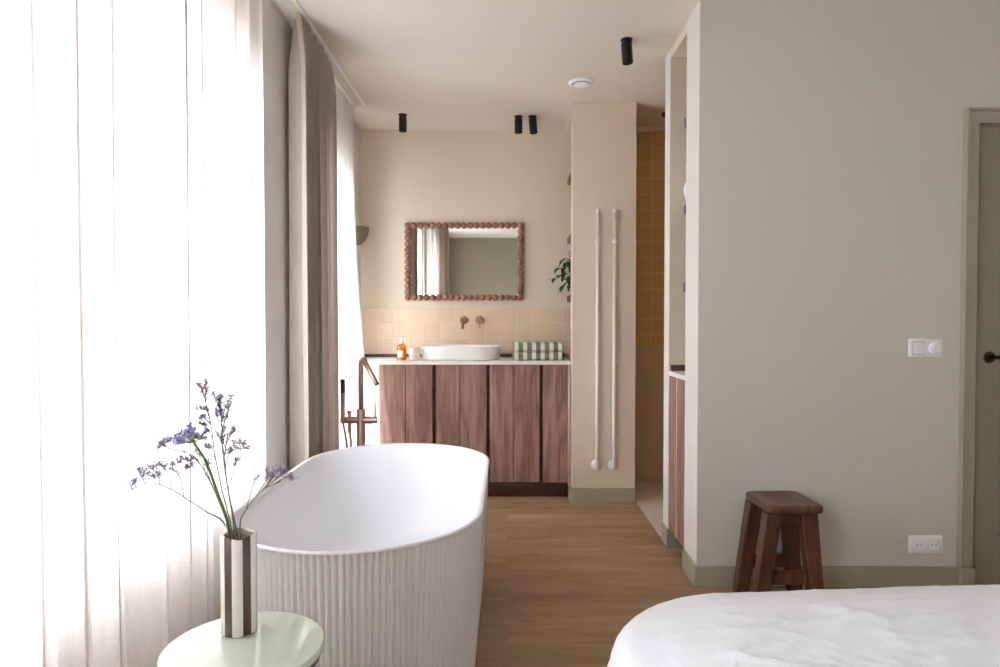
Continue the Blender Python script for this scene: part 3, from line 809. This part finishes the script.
# ------------------------------------------------------------------ pipes on the pillar
for px, lab in ((597.3, 'vertical white heating pipe on the pillar, left of the pair'), (614.3, 'vertical white heating pipe on the pillar, right of the pair')):
    yy = PY0 - .032; x = P(px, 330, yy).x; zt_ = P(px, 209, yy).z; zb_ = P(px, 465, PY0).z
    t_ = thing('heating_pipe', (x, PY0, zb_), lab, 'pipe', 'white pipes on the pillar')
    build('tube', MB().tube([(x, PY0, zb_), (x, PY0 - .018, zb_), (x, PY0 - .028, zb_ + .004), (x, yy, zb_ + .014), (x, yy, zt_ - .012)], .0112, 16), M['pipe'], t_, smooth='all')
    build('end_cap', MB().lathe((x, yy, zt_), [(.0145, -.03), (.0150, -.028), (.0150, -.004), (.013, 0), (.001, .001)], 20), M['pipe'], t_, smooth=True)
    build('rosette', MB().lathe((x, PY0, zb_), [(.036, 0), (.036, -.004), (.028, -.011), (.013, -.014)], 30, 'y'), M['pipe'], t_, smooth=True)
    for pz in (241, 361):
        z = P(px, pz, yy).z
        br = MB().lathe((x, yy, z), [(.0115, -.011), (.0155, -.010), (.0155, .010), (.0115, .011)], 20)
        br.tube([(x, yy + .01, z), (x, PY0, z)], .005, 8); br.tube([(x - .0, yy, z), (x + .021, yy, z)], .003, 6)
        build('bracket', br, M['pipe'], t_, smooth=True)

# ------------------------------------------------------------------ shelves in the niches
def shelf(x0_, x1_, y0_, y1_, z, label, group):
    build('wall_shelf', MB().box(x0_, x1_, y0_, y1_, z - .045, z), M['walnut_h'], at=((x0_ + x1_) / 2, (y0_ + y1_) / 2, z - .045), bevel=.004,
          label=label, cat='shelf', group=group)
ys = 4.72
zL = [P(569, q, 4.85).z for q in (176.5, 236.5, 295.5)]
for z, w in zip(zL, ('topmost', 'middle', 'lowest')):
    shelf(.455, .779, PY1 + .002, YB - .010, z, 'walnut shelf in the recess beside the vanity, %s of three%s' % (w, ', under the plant' if w == 'lowest' else ''), 'walnut shelves beside the vanity')
zR = [P(684, q, 3.42).z for q in (114.5, 203.5, 282.5)]
for z, w in zip(zR, ('topmost', 'middle', 'lowest')):
    shelf(.943, 1.449, YR2 + .002, YP0 - .002, z, 'walnut shelf in the niche at the bedroom wall, %s of three%s' % (w, ', under the white vase' if w == 'middle' else ''), 'walnut shelves in the bedroom-side niche')

# white lobed vase on the middle niche shelf
zz = zR[1]
wv_ = MB().lathe((.983, 3.40, zz), [(.001, 0), (.042, 0), (.052, .012), (.062, .04), (.066, .07), (.060, .10), (.042, .125), (.028, .135), (.03, .15), (.05, .175), (.055, .195), (.048, .215), (.030, .222), (.026, .215), (.034, .2), (.034, .18), (.001, .15)], 32)
build('white_vase', wv_, M['ceramic'], at=(.983, 3.40, zz), smooth='all', label='white rounded vase on the middle shelf of the bedroom-side niche', cat='vase')

# plant on the lowest shelf beside the vanity
zz = zL[2]; pc = Vector((.520, 4.60, zz))
pl = thing('potted_plant', pc, 'green leafy plant trailing over the lowest shelf beside the mirror', 'plant')
build('pot', MB().lathe(pc, [(.001, .0), (.036, .0), (.042, .01), (.052, .085), (.054, .09), (.050, .09), (.047, .075), (.001, .074)], 28), M['pot'], pl, smooth=True)
rnd = random.Random(4)
def leaf(mb, base, d, L, W, up=Vector((0, 0, 1)), mi=0, droop=.3):
    d = d.normalized(); side = d.cross(up)
    if side.length < .05: side = d.cross(Vector((0, 1, 0)))
    side.normalize(); nrm = side.cross(d).normalized()
    vs = []; k = 6
    for i in range(k + 1):
        t = i / k; w = W * math.sin(PI * min(1, (t * .94 + .03)) ** .8) * (1 - .25 * t)
        c_ = base + d * (L * t) - nrm * (droop * L * t * t)
        vs += [c_ - side * w + nrm * .12 * w, c_ - nrm * .10 * w, c_ + side * w + nrm * .12 * w]
    fs = []
    for i in range(k):
        a_ = i * 3; fs += [(a_, a_ + 1, a_ + 4, a_ + 3), (a_ + 1, a_ + 2, a_ + 5, a_ + 4)]
    mb.add(vs, fs, mi)
targets = [(563, 259), (566, 264), (561, 268), (559, 275), (564, 279), (567, 286), (551, 279), (556, 268), (555, 276), (561, 262), (562, 272), (564, 284), (566, 258), (568, 268), (567, 279), (560, 287), (569, 262), (568, 262), (566, 272), (563, 278), (574, 255), (578, 268), (582, 258), (586, 272), (572, 250), (590, 262)]
for (tx_, ty_) in targets:
    tip = P(tx_ + 1, ty_, 4.50 + rnd.random() * .1)
    st_ = MB(); a_ = pc + Vector((rnd.uniform(-.02, .02), rnd.uniform(-.02, .02), .07))
    midp = (a_ + tip) / 2 + Vector((0, 0, .05))
    pts = [a_, a_.lerp(midp, .6) + Vector((0, 0, .012)), midp.lerp(tip, .35), tip]
    st_.tube(pts, .0016, 5)
    build('stem', st_, M['leaf'], pl)
    for q in range(3):
        lm = MB(); bs_ = tip if q == 0 else midp.lerp(tip, .3 + .25 * q)
        d = Vector((rnd.uniform(-1, .3), rnd.uniform(-.6, .3), rnd.uniform(-1, .1)))
        leaf(lm, bs_, d, rnd.uniform(.040, .058), rnd.uniform(.015, .021), droop=.35)
        build('leaf', lm, M['leaf'], pl, smooth='all')

# ------------------------------------------------------------------ cabinet in the bedroom-side niche
ZC = .95
nc = thing('niche_cabinet', (1.15, 3.336, 0), 'tall walnut cabinet built into the narrow niche at the bedroom wall', 'cabinet')
build('carcass', MB().box(XW + .022, 1.44, YR2 + .003, YP0 - .003, .098, ZC - .025), M['dark'], nc)
y_m = 3.30
for ya, yb in ((YR2 + .003, YR2 + .155), (YR2 + .161, YP0 - .003)):
    build('door', MB().box(XW - .002, XW + .02, ya, yb, .098, ZC - .027), M['walnut'], nc, bevel=.002, seg=1)
build('lit_edge_strip', MB().box(XW - .004, XW + .012, YR2 + .1552, YR2 + .1608, .098, ZC - .027), M['counter'], nc, label='pale strip painted as the lit door edge between the doors')  # light catching the door edge, put in as an ivory strip
nct = thing('niche_countertop', (1.15, 3.336, ZC), 'small ivory worktop with walnut upstand on the niche cabinet', 'countertop')
build('slab', MB().box(XW - .006, 1.449, YR2 + .002, YP0 - .002, ZC - .024, ZC), M['counter'], nct, bevel=.002)
build('upstand', MB().box(XW + .004, 1.449, YP0 - .016, YP0 - .002, ZC + .0005, ZC + .032), M['walnut_h'], nct, label='walnut upstand')

# ------------------------------------------------------------------ wall plates
def plate(px, py, name, label, cat):
    c = P(px, py, YR); t = thing(name, (c.x, YR, c.z), label, cat)
    w, h, d = .0765, .040, .010
    rings_ = [[(c.x + x, YR - dd, c.z + z) for x, z in rrect(-w + k, w - k, -h + k, h - k, .004)] for k, dd in ((0, 0), (0, .004), (.009, d), (.010, d))]
    build('cover_frame', loft(rings_), M['white'], t, smooth=True)
    return t, c, d
t, c, d = plate(925.3, 348, 'light_switch', 'white double wall switch with rocker and dimmer knob near the door', 'switch')
rk = MB(); x0_, x1_ = c.x - .062, c.x - .008
rk.hexa([(x0_, YR - d + .002, c.z - .028), (x1_, YR - d + .002, c.z - .028), (x1_, YR - d + .002, c.z + .028), (x0_, YR - d + .002, c.z + .028)],
        [(x0_, YR - d - .004, c.z - .028), (x1_, YR - d - .004, c.z - .028), (x1_, YR - d - .001, c.z + .028), (x0_, YR - d - .001, c.z + .028)])
build('rocker', rk, M['white'], t, bevel=.0012)
build('seat_shadow_gap', MB().box(x0_ - .0015, x1_ + .0015, YR - d - .0003, YR - d + .001, c.z - .0295, c.z + .0295), M['gap_shade'], t)  # grey plate whose colour stands in for shade around the rocker
build('dimmer_knob', MB().lathe((c.x + .036, YR - d, c.z), [(.0275, 0), (.0275, -.004), (.0225, -.006), (.021, -.018), (.019, -.020), (.001, -.020)], 32, 'y'), M['white'], t, smooth=True)
t, c, d = plate(925.2, 544, 'wall_socket', 'white double power socket low on the wall near the door', 'socket')
for k in (-1, 1):
    q = build('socket_insert', MB().lathe((c.x + k * .033, YR - d, c.z), [(.0275, .002), (.0275, -.006), (.0225, -.0068), (.0212, -.0005), (.001, -.0003)], 30, 'y'), M['white'], t, smooth=True)
    for j in (-1, 1):
        build('contact_hole', MB().lathe((c.x + k * .033 + j * .0095, YR - d - .0004, c.z), [(.0028, 0), (.001, -.0008)], 10, 'y'), M['black'], q)

# ------------------------------------------------------------------ stool
SX, SY = 1.188, 2.795
stl = thing('wooden_stool', (SX, SY, 0), 'small dark stained wooden stool against the pale wall', 'stool')
hw, hd, zt_ = .118, .128, .456
rings_ = []
def seat_ring(k, z, dip=0):
    return [(SX + x, SY + y, z - dip * max(0, 1 - (x / hw) ** 2)) for x, y in rrect(-hw + k, hw - k, -hd + k, hd - k, .028, 6)]
rings_ = [seat_ring(.008, zt_ - .034), seat_ring(.002, zt_ - .031), seat_ring(0, zt_ - .026), seat_ring(0, zt_ - .007), seat_ring(.003, zt_ - .002), seat_ring(.009, zt_), seat_ring(.03, zt_ - .001, .001), seat_ring(.06, zt_ - .002, .003)]
build('seat', loft(rings_), M['stooltop'], stl, smooth=True)
def leg_pos(sx_, sy_, z):
    t = (zt_ - .034 - z) / (zt_ - .034)
    return SX - .012 - (.022 if sy_ < 0 else 0) * t + sx_ * (.074 + .050 * t), SY + sy_ * (.085 + .034 * t)
for sx_ in (-1, 1):
    for sy_ in (-1, 1):
        q = []
        for z, hx_, hy_ in ((0, .028, .024), (zt_ - .034, .034, .026)):
            cx2, cy2 = leg_pos(sx_, sy_, z)
            q.append([(cx2 - hx_, cy2 - hy_, z), (cx2 + hx_, cy2 - hy_, z), (cx2 + hx_, cy2 + hy_, z), (cx2 - hx_, cy2 + hy_, z)])
        build('leg', MB().hexa(*q), M['stool'], stl, bevel=.005, seg=3)
for sy_, zc_ in ((-1, .155), (1, .145)):
    xa, ya = leg_pos(-1, sy_, zc_); xb, yb = leg_pos(1, sy_, zc_)
    build('stretcher', MB().box(xa, xb, ya - .011, ya + .011, zc_ - .027, zc_ + .027), M['stool'], stl, bevel=.002)
for sy_ in (-1, 1):
    ap = build('apron', MB().box(SX - .075, SX + .075, SY + sy_ * .088 - .010, SY + sy_ * .088 + .010, zt_ - .085, zt_ - .0345), M['stool'], stl, bevel=.002)
    for k in (-.022, .03):
        build('bolt_head', MB().lathe((SX + k, SY + sy_ * .098, zt_ - .06), [(.006, 0), (.006, sy_ * .003), (.001, sy_ * .004)], 10, 'y'), M['dark'], ap)

stl.rotation_euler.z = rad(2.5)

# ------------------------------------------------------------------ bed
bed = thing('bed', (1.25, .35, 0), 'bed covered with a rumpled white linen duvet', 'bed')
BX0, BX1, BY0, BY1 = .296, 2.25, -.95, 1.535
build('base', MB().box(BX0 + .06, BX1 - .06, BY0 + .06, BY1 - .06, .06, .28), M['duvet'], bed, bevel=.02)
build('mattress', MB().box(BX0 + .03, BX1 - .03, BY0 + .03, BY1 - .03, 0.281, .505), M['duvet'], bed, bevel=.04, seg=4)
for x in (BX0 + .15, BX1 - .15):
    for y in (BY0 + .15, BY1 - .15):
        build('leg', MB().lathe((x, y, 0), [(.02, 0), (.03, .06)], 12), M['stool'], bed)
# duvet: rings of a rounded rectangle, top surface then rounded drop
def rr_pt(u, off):
    """point on the duvet outline grown (off > 0) or shrunk (off < 0), same fraction of every side"""
    Rc = .22; w = BX1 - BX0 - 2 * Rc; l = BY1 - BY0 - 2 * Rc; arc = PI * Rc / 2
    per = 2 * w + 2 * l + 4 * arc; d = (u % 1) * per
    R2 = max(.03, Rc + off * .5) if off < 0 else Rc + off
    X0, X1_, Y0, Y1_ = BX0 - off, BX1 + off, BY0 - off, BY1 + off
    c_ = [(X0 + R2, Y1_ - R2), (X1_ - R2, Y1_ - R2), (X1_ - R2, Y0 + R2), (X0 + R2, Y0 + R2)]
    lens = [l, arc, w, arc, l, arc, w, arc]
    for k, L in enumerate(lens):
        if d <= L + 1e-9 or k == 7:
            t = min(1, d / L)
            if k == 0: return X0, (Y0 + R2) + (Y1_ - Y0 - 2 * R2) * t
            if k == 2: return (X0 + R2) + (X1_ - X0 - 2 * R2) * t, Y1_
            if k == 4: return X1_, (Y1_ - R2) - (Y1_ - Y0 - 2 * R2) * t
            if k == 6: return (X1_ - R2) - (X1_ - X0 - 2 * R2) * t, Y0
            cc = c_[(k - 1) // 2]; a = rad(180 - 90 * (k - 1) / 2 - 90 * t)
            return cc[0] + R2 * math.cos(a), cc[1] + R2 * math.sin(a)
        d -= L
top_n = 640
def wrinkle(x, y):
    w = 0
    # soft puffs
    w += .0055 * noise.noise(Vector((x * 2.2, y * 2.2, 1)))
    # diagonal creases running towards the near corner
    a = x * .72 + y * .69; b = -x * .69 + y * .72
    r1 = 1 - abs(noise.noise(Vector((a * 2.0, b * 11, 3)))) * 2
    w += .0035 * max(0, r1) ** 6
    r2 = 1 - abs(noise.noise(Vector((a * 3.4 + 4, b * 19 + 3, 8)))) * 2
    w += .0028 * max(0, r2) ** 5
    r3 = 1 - abs(noise.noise(Vector((x * 4 + 9, y * 16, 5)))) * 2
    w += .003 * max(0, r3) ** 6
    return w
rings_ = []
offs = []
o_ = -.98
while o_ < -.001: offs.append((o_, None)); o_ += .012 if o_ > -.75 else .05
for (off, _) in offs:
    ring = []
    for i in range(top_n):
        x, y = rr_pt(i / top_n, off)
        edge = math.exp(off / .09)
        z = .592 + 1.5 * wrinkle(x, y) * (1 - .5 * edge) - .035 * edge ** 1.2 + .036 * min(1.6, max(0, x - .4))
        ring.append((x, y, z))
    rings_.append(ring)
zlast = .562
for k in range(1, 22):
    t = k / 21
    if k <= 7:
        a = rad(80) * k / 7 + rad(8); off = .085 * math.sin(a); z_ = zlast - .085 * (1 - math.cos(a))
    else:
        q = (k - 7) / 14; off = .085 + .11 * q; z_ = zlast - .078 - .32 * q
    ring = []
    for i in range(top_n):
        u = i / top_n
        fold = (.018 * noise.noise(Vector((u * 60, 0, 2))) + .01 * noise.noise(Vector((u * 140, z_ * 3, 6)))) * max(0, (k - 3) / 18)
        x, y = rr_pt(u, off + fold)
        ring.append((x, y, z_ + .036 * min(1.6, max(0, x - .4)) + (wrinkle(x, y) * .5 * (1 - t))))
    rings_.append(ring)
dv = loft(rings_, True, False)
du = build('duvet', dv, M['duvet'], at=(1.25, .35, .54), smooth='all', merge=False, label='rumpled white linen duvet spread over the bed', cat='duvet')
dm_ = du.modifiers.new('thickness', 'SOLIDIFY'); dm_.thickness = .012; dm_.offset = -1
bed['label'] = 'low upholstered bed base and mattress under the white duvet'

# ------------------------------------------------------------------ side table
TX, TY, TH, TRR = P(241.6, 560, 1.423).x + .004, 1.423, .50, .1725
tb = thing('side_table', (TX, TY, 0), 'round pale green lacquered side table beside the bathtub', 'table')
build('table_top', MB().lathe((TX, TY, TH), [(.001, -.026), (TRR - .010, -.026), (TRR - .004, -.023), (TRR, -.017), (TRR, -.005), (TRR - .002, -.0012), (TRR - .006, 0), (.001, 0)], 96), M['table'], tb, smooth=True)
build('underside_shade', MB().lathe((TX, TY, TH), [(TRR - .02, -.036), (TRR - .008, -.035), (TRR - .008, -.0265), (TRR - .02, -.0262)], 96), M['bronze'], tb, smooth=True, label='brown band painted as the shade under the table top')  # shadow below the lip put in as a brown band
build('pole', MB().lathe((TX, TY, 0), [(.028, .02), (.024, .04), (.022, .47), (.05, .474)], 32), M['table'], tb, smooth=True)
build('foot', MB().lathe((TX, TY, 0), [(.135, 0), (.14, .004), (.138, .012), (.06, .02), (.028, .026)], 64), M['table'], tb, smooth=True)

# vase: lobed outline, brown glaze in the grooves
vx, vy = P(239.3, 600, 1.49).x, 1.49
vs_t = thing('flower_vase', (vx, vy, TH), 'wavy white ceramic vase with brown vertical stripes on the side table', 'vase')
NV = 160; VH = .228
def vr(a, k=0):
    # five soft lobes, one groove facing a little right of the camera
    return .0405 + .0016 * math.cos(6 * (a - rad(-73))) - k
def vring(z, k, wav=0):
    r = []
    for i in range(NV):
        a = 2 * PI * i / NV; rr_ = vr(a, k)
        r.append((vx + rr_ * math.cos(a), vy + rr_ * math.sin(a), z - wav * .0042 * math.cos(3 * (a - rad(-62)))))
    return r
rings_ = [vring(TH + .0005, .004), vring(TH + .003, 0), vring(TH + .1, 0), vring(TH + VH - .03, 0), vring(TH + VH - .004, 0, 1), vring(TH + VH, .002, 1), vring(TH + VH - .002, .005, 1), vring(TH + VH - .03, .006), vring(TH + .02, .006)]
vm_ = loft(rings_)
nf = NV
for i_f in range(len(vm_.f) - 2):
    ring_i = i_f // NV; j = i_f % NV; a = 360 * (j + .5) / NV
    # stripes 21 degrees wide
    if ring_i <= 4:
        for c0 in (-103, -43, 17, 77, 137, 197):
            dd = (a - c0 + 180) % 360 - 180
            if abs(dd) < 13.5: vm_.m[i_f] = 1
    elif ring_i >= 6: vm_.m[i_f] = 2
build('vase_body', vm_, [M['vase'], M['vase_d'], M['vase_in']], vs_t, smooth='all', merge=False)
build('water', loft([vring(TH + .12, .0065), vring(TH + .15, .0065)]), M['vase_in'], vs_t)

# ------------------------------------------------------------------ flowers
mouth = Vector((vx, vy, TH + VH))
def catmull(pts, n=6):
    pts = [Vector(p) for p in pts]; out = []
    P_ = [pts[0] * 2 - pts[1]] + pts + [pts[-1] * 2 - pts[-2]]
    for i in range(1, len(P_) - 2):
        for k in range(n):
            t = k / n; a, b, c_, d = P_[i - 1], P_[i], P_[i + 1], P_[i + 2]
            out.append(.5 * ((2 * b) + (c_ - a) * t + (2 * a - 5 * b + 4 * c_ - d) * t * t + (3 * b - a - 3 * c_ + d) * t ** 3))
    out.append(pts[-1]); return out
def taper(n, a, b): return [a + (b - a) * i / (n - 1) for i in range(n)]

# agapanthus
base = mouth + Vector((-.018, -.01, -.12))
sp = catmull([base, P(228.5, 528, 1.50), P(217, 492, 1.49), P(206, 462, 1.485), P(194, 443, 1.48)])
ag = thing('agapanthus_flower', P(228.5, 528, 1.50), 'violet blue agapanthus bloom on a thick green stem in the vase', 'flower')
build('stem', MB().tube(sp, taper(len(sp), .0036, .0030), 10), M['stem'], ag, smooth='all')
hc = sp[-1]; axis = (sp[-1] - sp[-3]).normalized()
rnd = random.Random(21)
for k in range(28):
    d = Vector((rnd.gauss(0, 1), rnd.gauss(0, 1), rnd.gauss(0, 1))).normalized()
    if d.z < -.5: d.z = -.3
    d = (d + Vector((-.30, 0, .62))).normalized()
    L = rnd.uniform(.030, .046)
    fm = MB(); tip = hc + d * L
    fm.tube([hc, hc + d * L * .55], .0009, 5, mi=1)
    # tubular floret with six small petals
    fm.tube([hc + d * L * .5, hc + d * L * .75, hc + d * L], [.0012, .0026, .0036], 6, mi=(1 if rnd.random() < .3 else 0))
    for q in range(5):
        a = q * 2 * PI / 5 + rnd.random(); s1 = d.orthogonal().normalized(); s2 = d.cross(s1)
        pd = (d * .8 + s1 * math.cos(a) + s2 * math.sin(a) * .9)
        leaf(fm, tip - d * .003, pd, .013, .0036, up=d, droop=.2)
    build('floret', fm, [M['bloom'], M['budg']], ag, smooth='all', merge=False)

def sprig(main, branches, label, tint, seed, dens=5, dep=1.5, tiprad=.008):
    rnd = random.Random(seed)
    root = mouth + Vector((rnd.uniform(-.01, .015), rnd.uniform(-.015, .015), -.10))
    mp_ = [root] + [P(x, y, dep + dd) for x, y, dd in main]
    path = catmull(mp_)
    t = thing('sea_lavender', mp_[1], label, 'flower')
    build('main_stem', MB().tube(path, taper(len(path), .0017, .0011), 6), M['twig'], t, smooth='all')
    bl = MB(); tw = MB()
    def cluster(c, r, k):
        for _ in range(k):
            d = Vector((rnd.gauss(0, 1), rnd.gauss(0, 1), rnd.gauss(.5, 1))).normalized()
            p0 = c + Vector((rnd.uniform(-1, 1), rnd.uniform(-1, 1), rnd.uniform(-1, 1))) * r * .7
            L = rnd.uniform(.004, .0075)
            bl.tube([p0, p0 + d * L * .55, p0 + d * L], [.0005, .0010, .0004], 5)
    for (ax, ay, bpts, blobs) in branches:
        a = P(ax, ay, dep + rnd.uniform(-.01, .01))
        near = min(path, key=lambda q: (q - a).length)
        off = rnd.uniform(-.02, .02)
        bp = catmull([near] + [P(x, y, dep + off * (i + 1) / len(bpts)) for i, (x, y) in enumerate(bpts)], 5)
        tw.tube(bp, taper(len(bp), .0012, .0008), 5)
        # blossoms along the last part
        nB = len(bp); st_i = int(nB * (1 - blobs))
        for i in range(st_i, nB):
            for _ in range(3):
                c_ = bp[i] + Vector((rnd.uniform(-1, 1) * .006, rnd.uniform(-.006, .006), rnd.uniform(0, 1) * .009))
                tw.tube([bp[i], c_], .0005, 4); cluster(c_, .004, 3)
        cluster(bp[-1], .005, dens)
    build('twigs', tw, M['twig'], t, smooth='all', merge=False)
    build('blossoms', bl, tint, t, smooth='all', merge=False, kind='stuff')
    return t

sprig([(226, 526, 0), (205, 511, -.01), (184, 497, -.015), (166, 487, -.02), (148, 483, -.02), (130, 491, -.02)],
      [(140, 484, [(134, 481), (131, 489)], .9), (150, 484, [(142, 477), (139, 470)], .8), (166, 486, [(158, 474), (150, 467)], .7),
       (172, 490, [(168, 474), (162, 465), (152, 467)], .6), (184, 497, [(180, 478), (172, 467), (180, 463)], .6), (160, 485, [(154, 478), (144, 473)], .6)],
      'arching sea lavender sprig reaching farthest left from the vase', M['lav'], 1)
sprig([(229, 527, .01), (214, 490, .01), (200, 464, .015), (184, 452, .02), (166, 449, .02), (157, 452, .02)],
      [(166, 449, [(163, 445), (158, 449)], .8), (184, 452, [(176, 443), (168, 441), (160, 444)], .6), (200, 464, [(196, 458), (190, 461), (181, 459)], .6),
       (206, 476, [(198, 470), (191, 466), (186, 470)], .5), (203, 470, [(202, 460), (196, 452)], .4), (213, 488, [(207, 470), (210, 463)], .4)],
      'sea lavender sprig curving left just below the violet bloom', M['lav'], 2)
sprig([(231, 527, 0), (222, 490, 0), (215, 455, .0), (211, 425, 0), (205, 400, 0), (202, 390, 0)],
      [(205, 398, [(202, 390), (198, 385)], .9), (206, 402, [(206, 390), (206, 382)], .8), (210, 420, [(206, 410), (198, 410)], .6), (211, 425, [(204, 418), (199, 420)], .6),
       (213, 440, [(207, 428), (201, 424)], .4), (217, 460, [(211, 450), (205, 447)], .4)],
      'tallest sea lavender sprig with a tuft at its very top left', M['lav'], 3)
sprig([(234, 528, .01), (228, 490, .01), (223, 455, .01), (222, 430, .01), (221, 410, .01), (219, 396, .01)],
      [(222, 420, [(218, 404), (213, 395)], .7), (222, 425, [(225, 408), (232, 396)], .6), (222, 430, [(227, 414), (229, 405)], .7), (221, 412, [(219, 402), (222, 397)], .8),
       (223, 432, [(224, 420), (220, 411)], .6), (222, 428, [(217, 418), (216, 410)], .5)],
      'upright sea lavender sprig beside the tallest one, spreading to the right at the top', M['lav'], 4)
sprig([(236, 528, .02), (229, 495, .02), (225, 465, .02), (226, 445, .02), (228, 434, .02)],
      [(225, 460, [(222, 444), (217, 434)], .5), (226, 448, [(230, 436), (235, 430)], .7), (226, 450, [(222, 438), (224, 429)], .7), (226, 452, [(235, 444), (245, 445)], .6),
       (227, 455, [(236, 449), (249, 449)], .5), (225, 470, [(228, 456), (232, 451)], .4), (229, 490, [(234, 470), (237, 460)], .3)],
      'short bushy sea lavender sprig filling the middle of the bouquet', M['lav'], 5)
sprig([(240, 527, -.02), (246, 510, -.03), (256, 497, -.04), (268, 487, -.05), (281, 481, -.05)],
      [(281, 481, [(287, 477), (293, 480)], .6), (275, 484, [(276, 474), (280, 470)], .6), (268, 487, [(268, 477), (266, 472)], .6), (271, 486, [(273, 476), (273, 471)], .6),
       (272, 485, [(281, 475), (286, 472)], .6), (252, 502, [(252, 488), (256, 478)], .15)],
      'low sea lavender sprig leaning right over the bathtub rim', M['lav2'], 6, tiprad=.006)
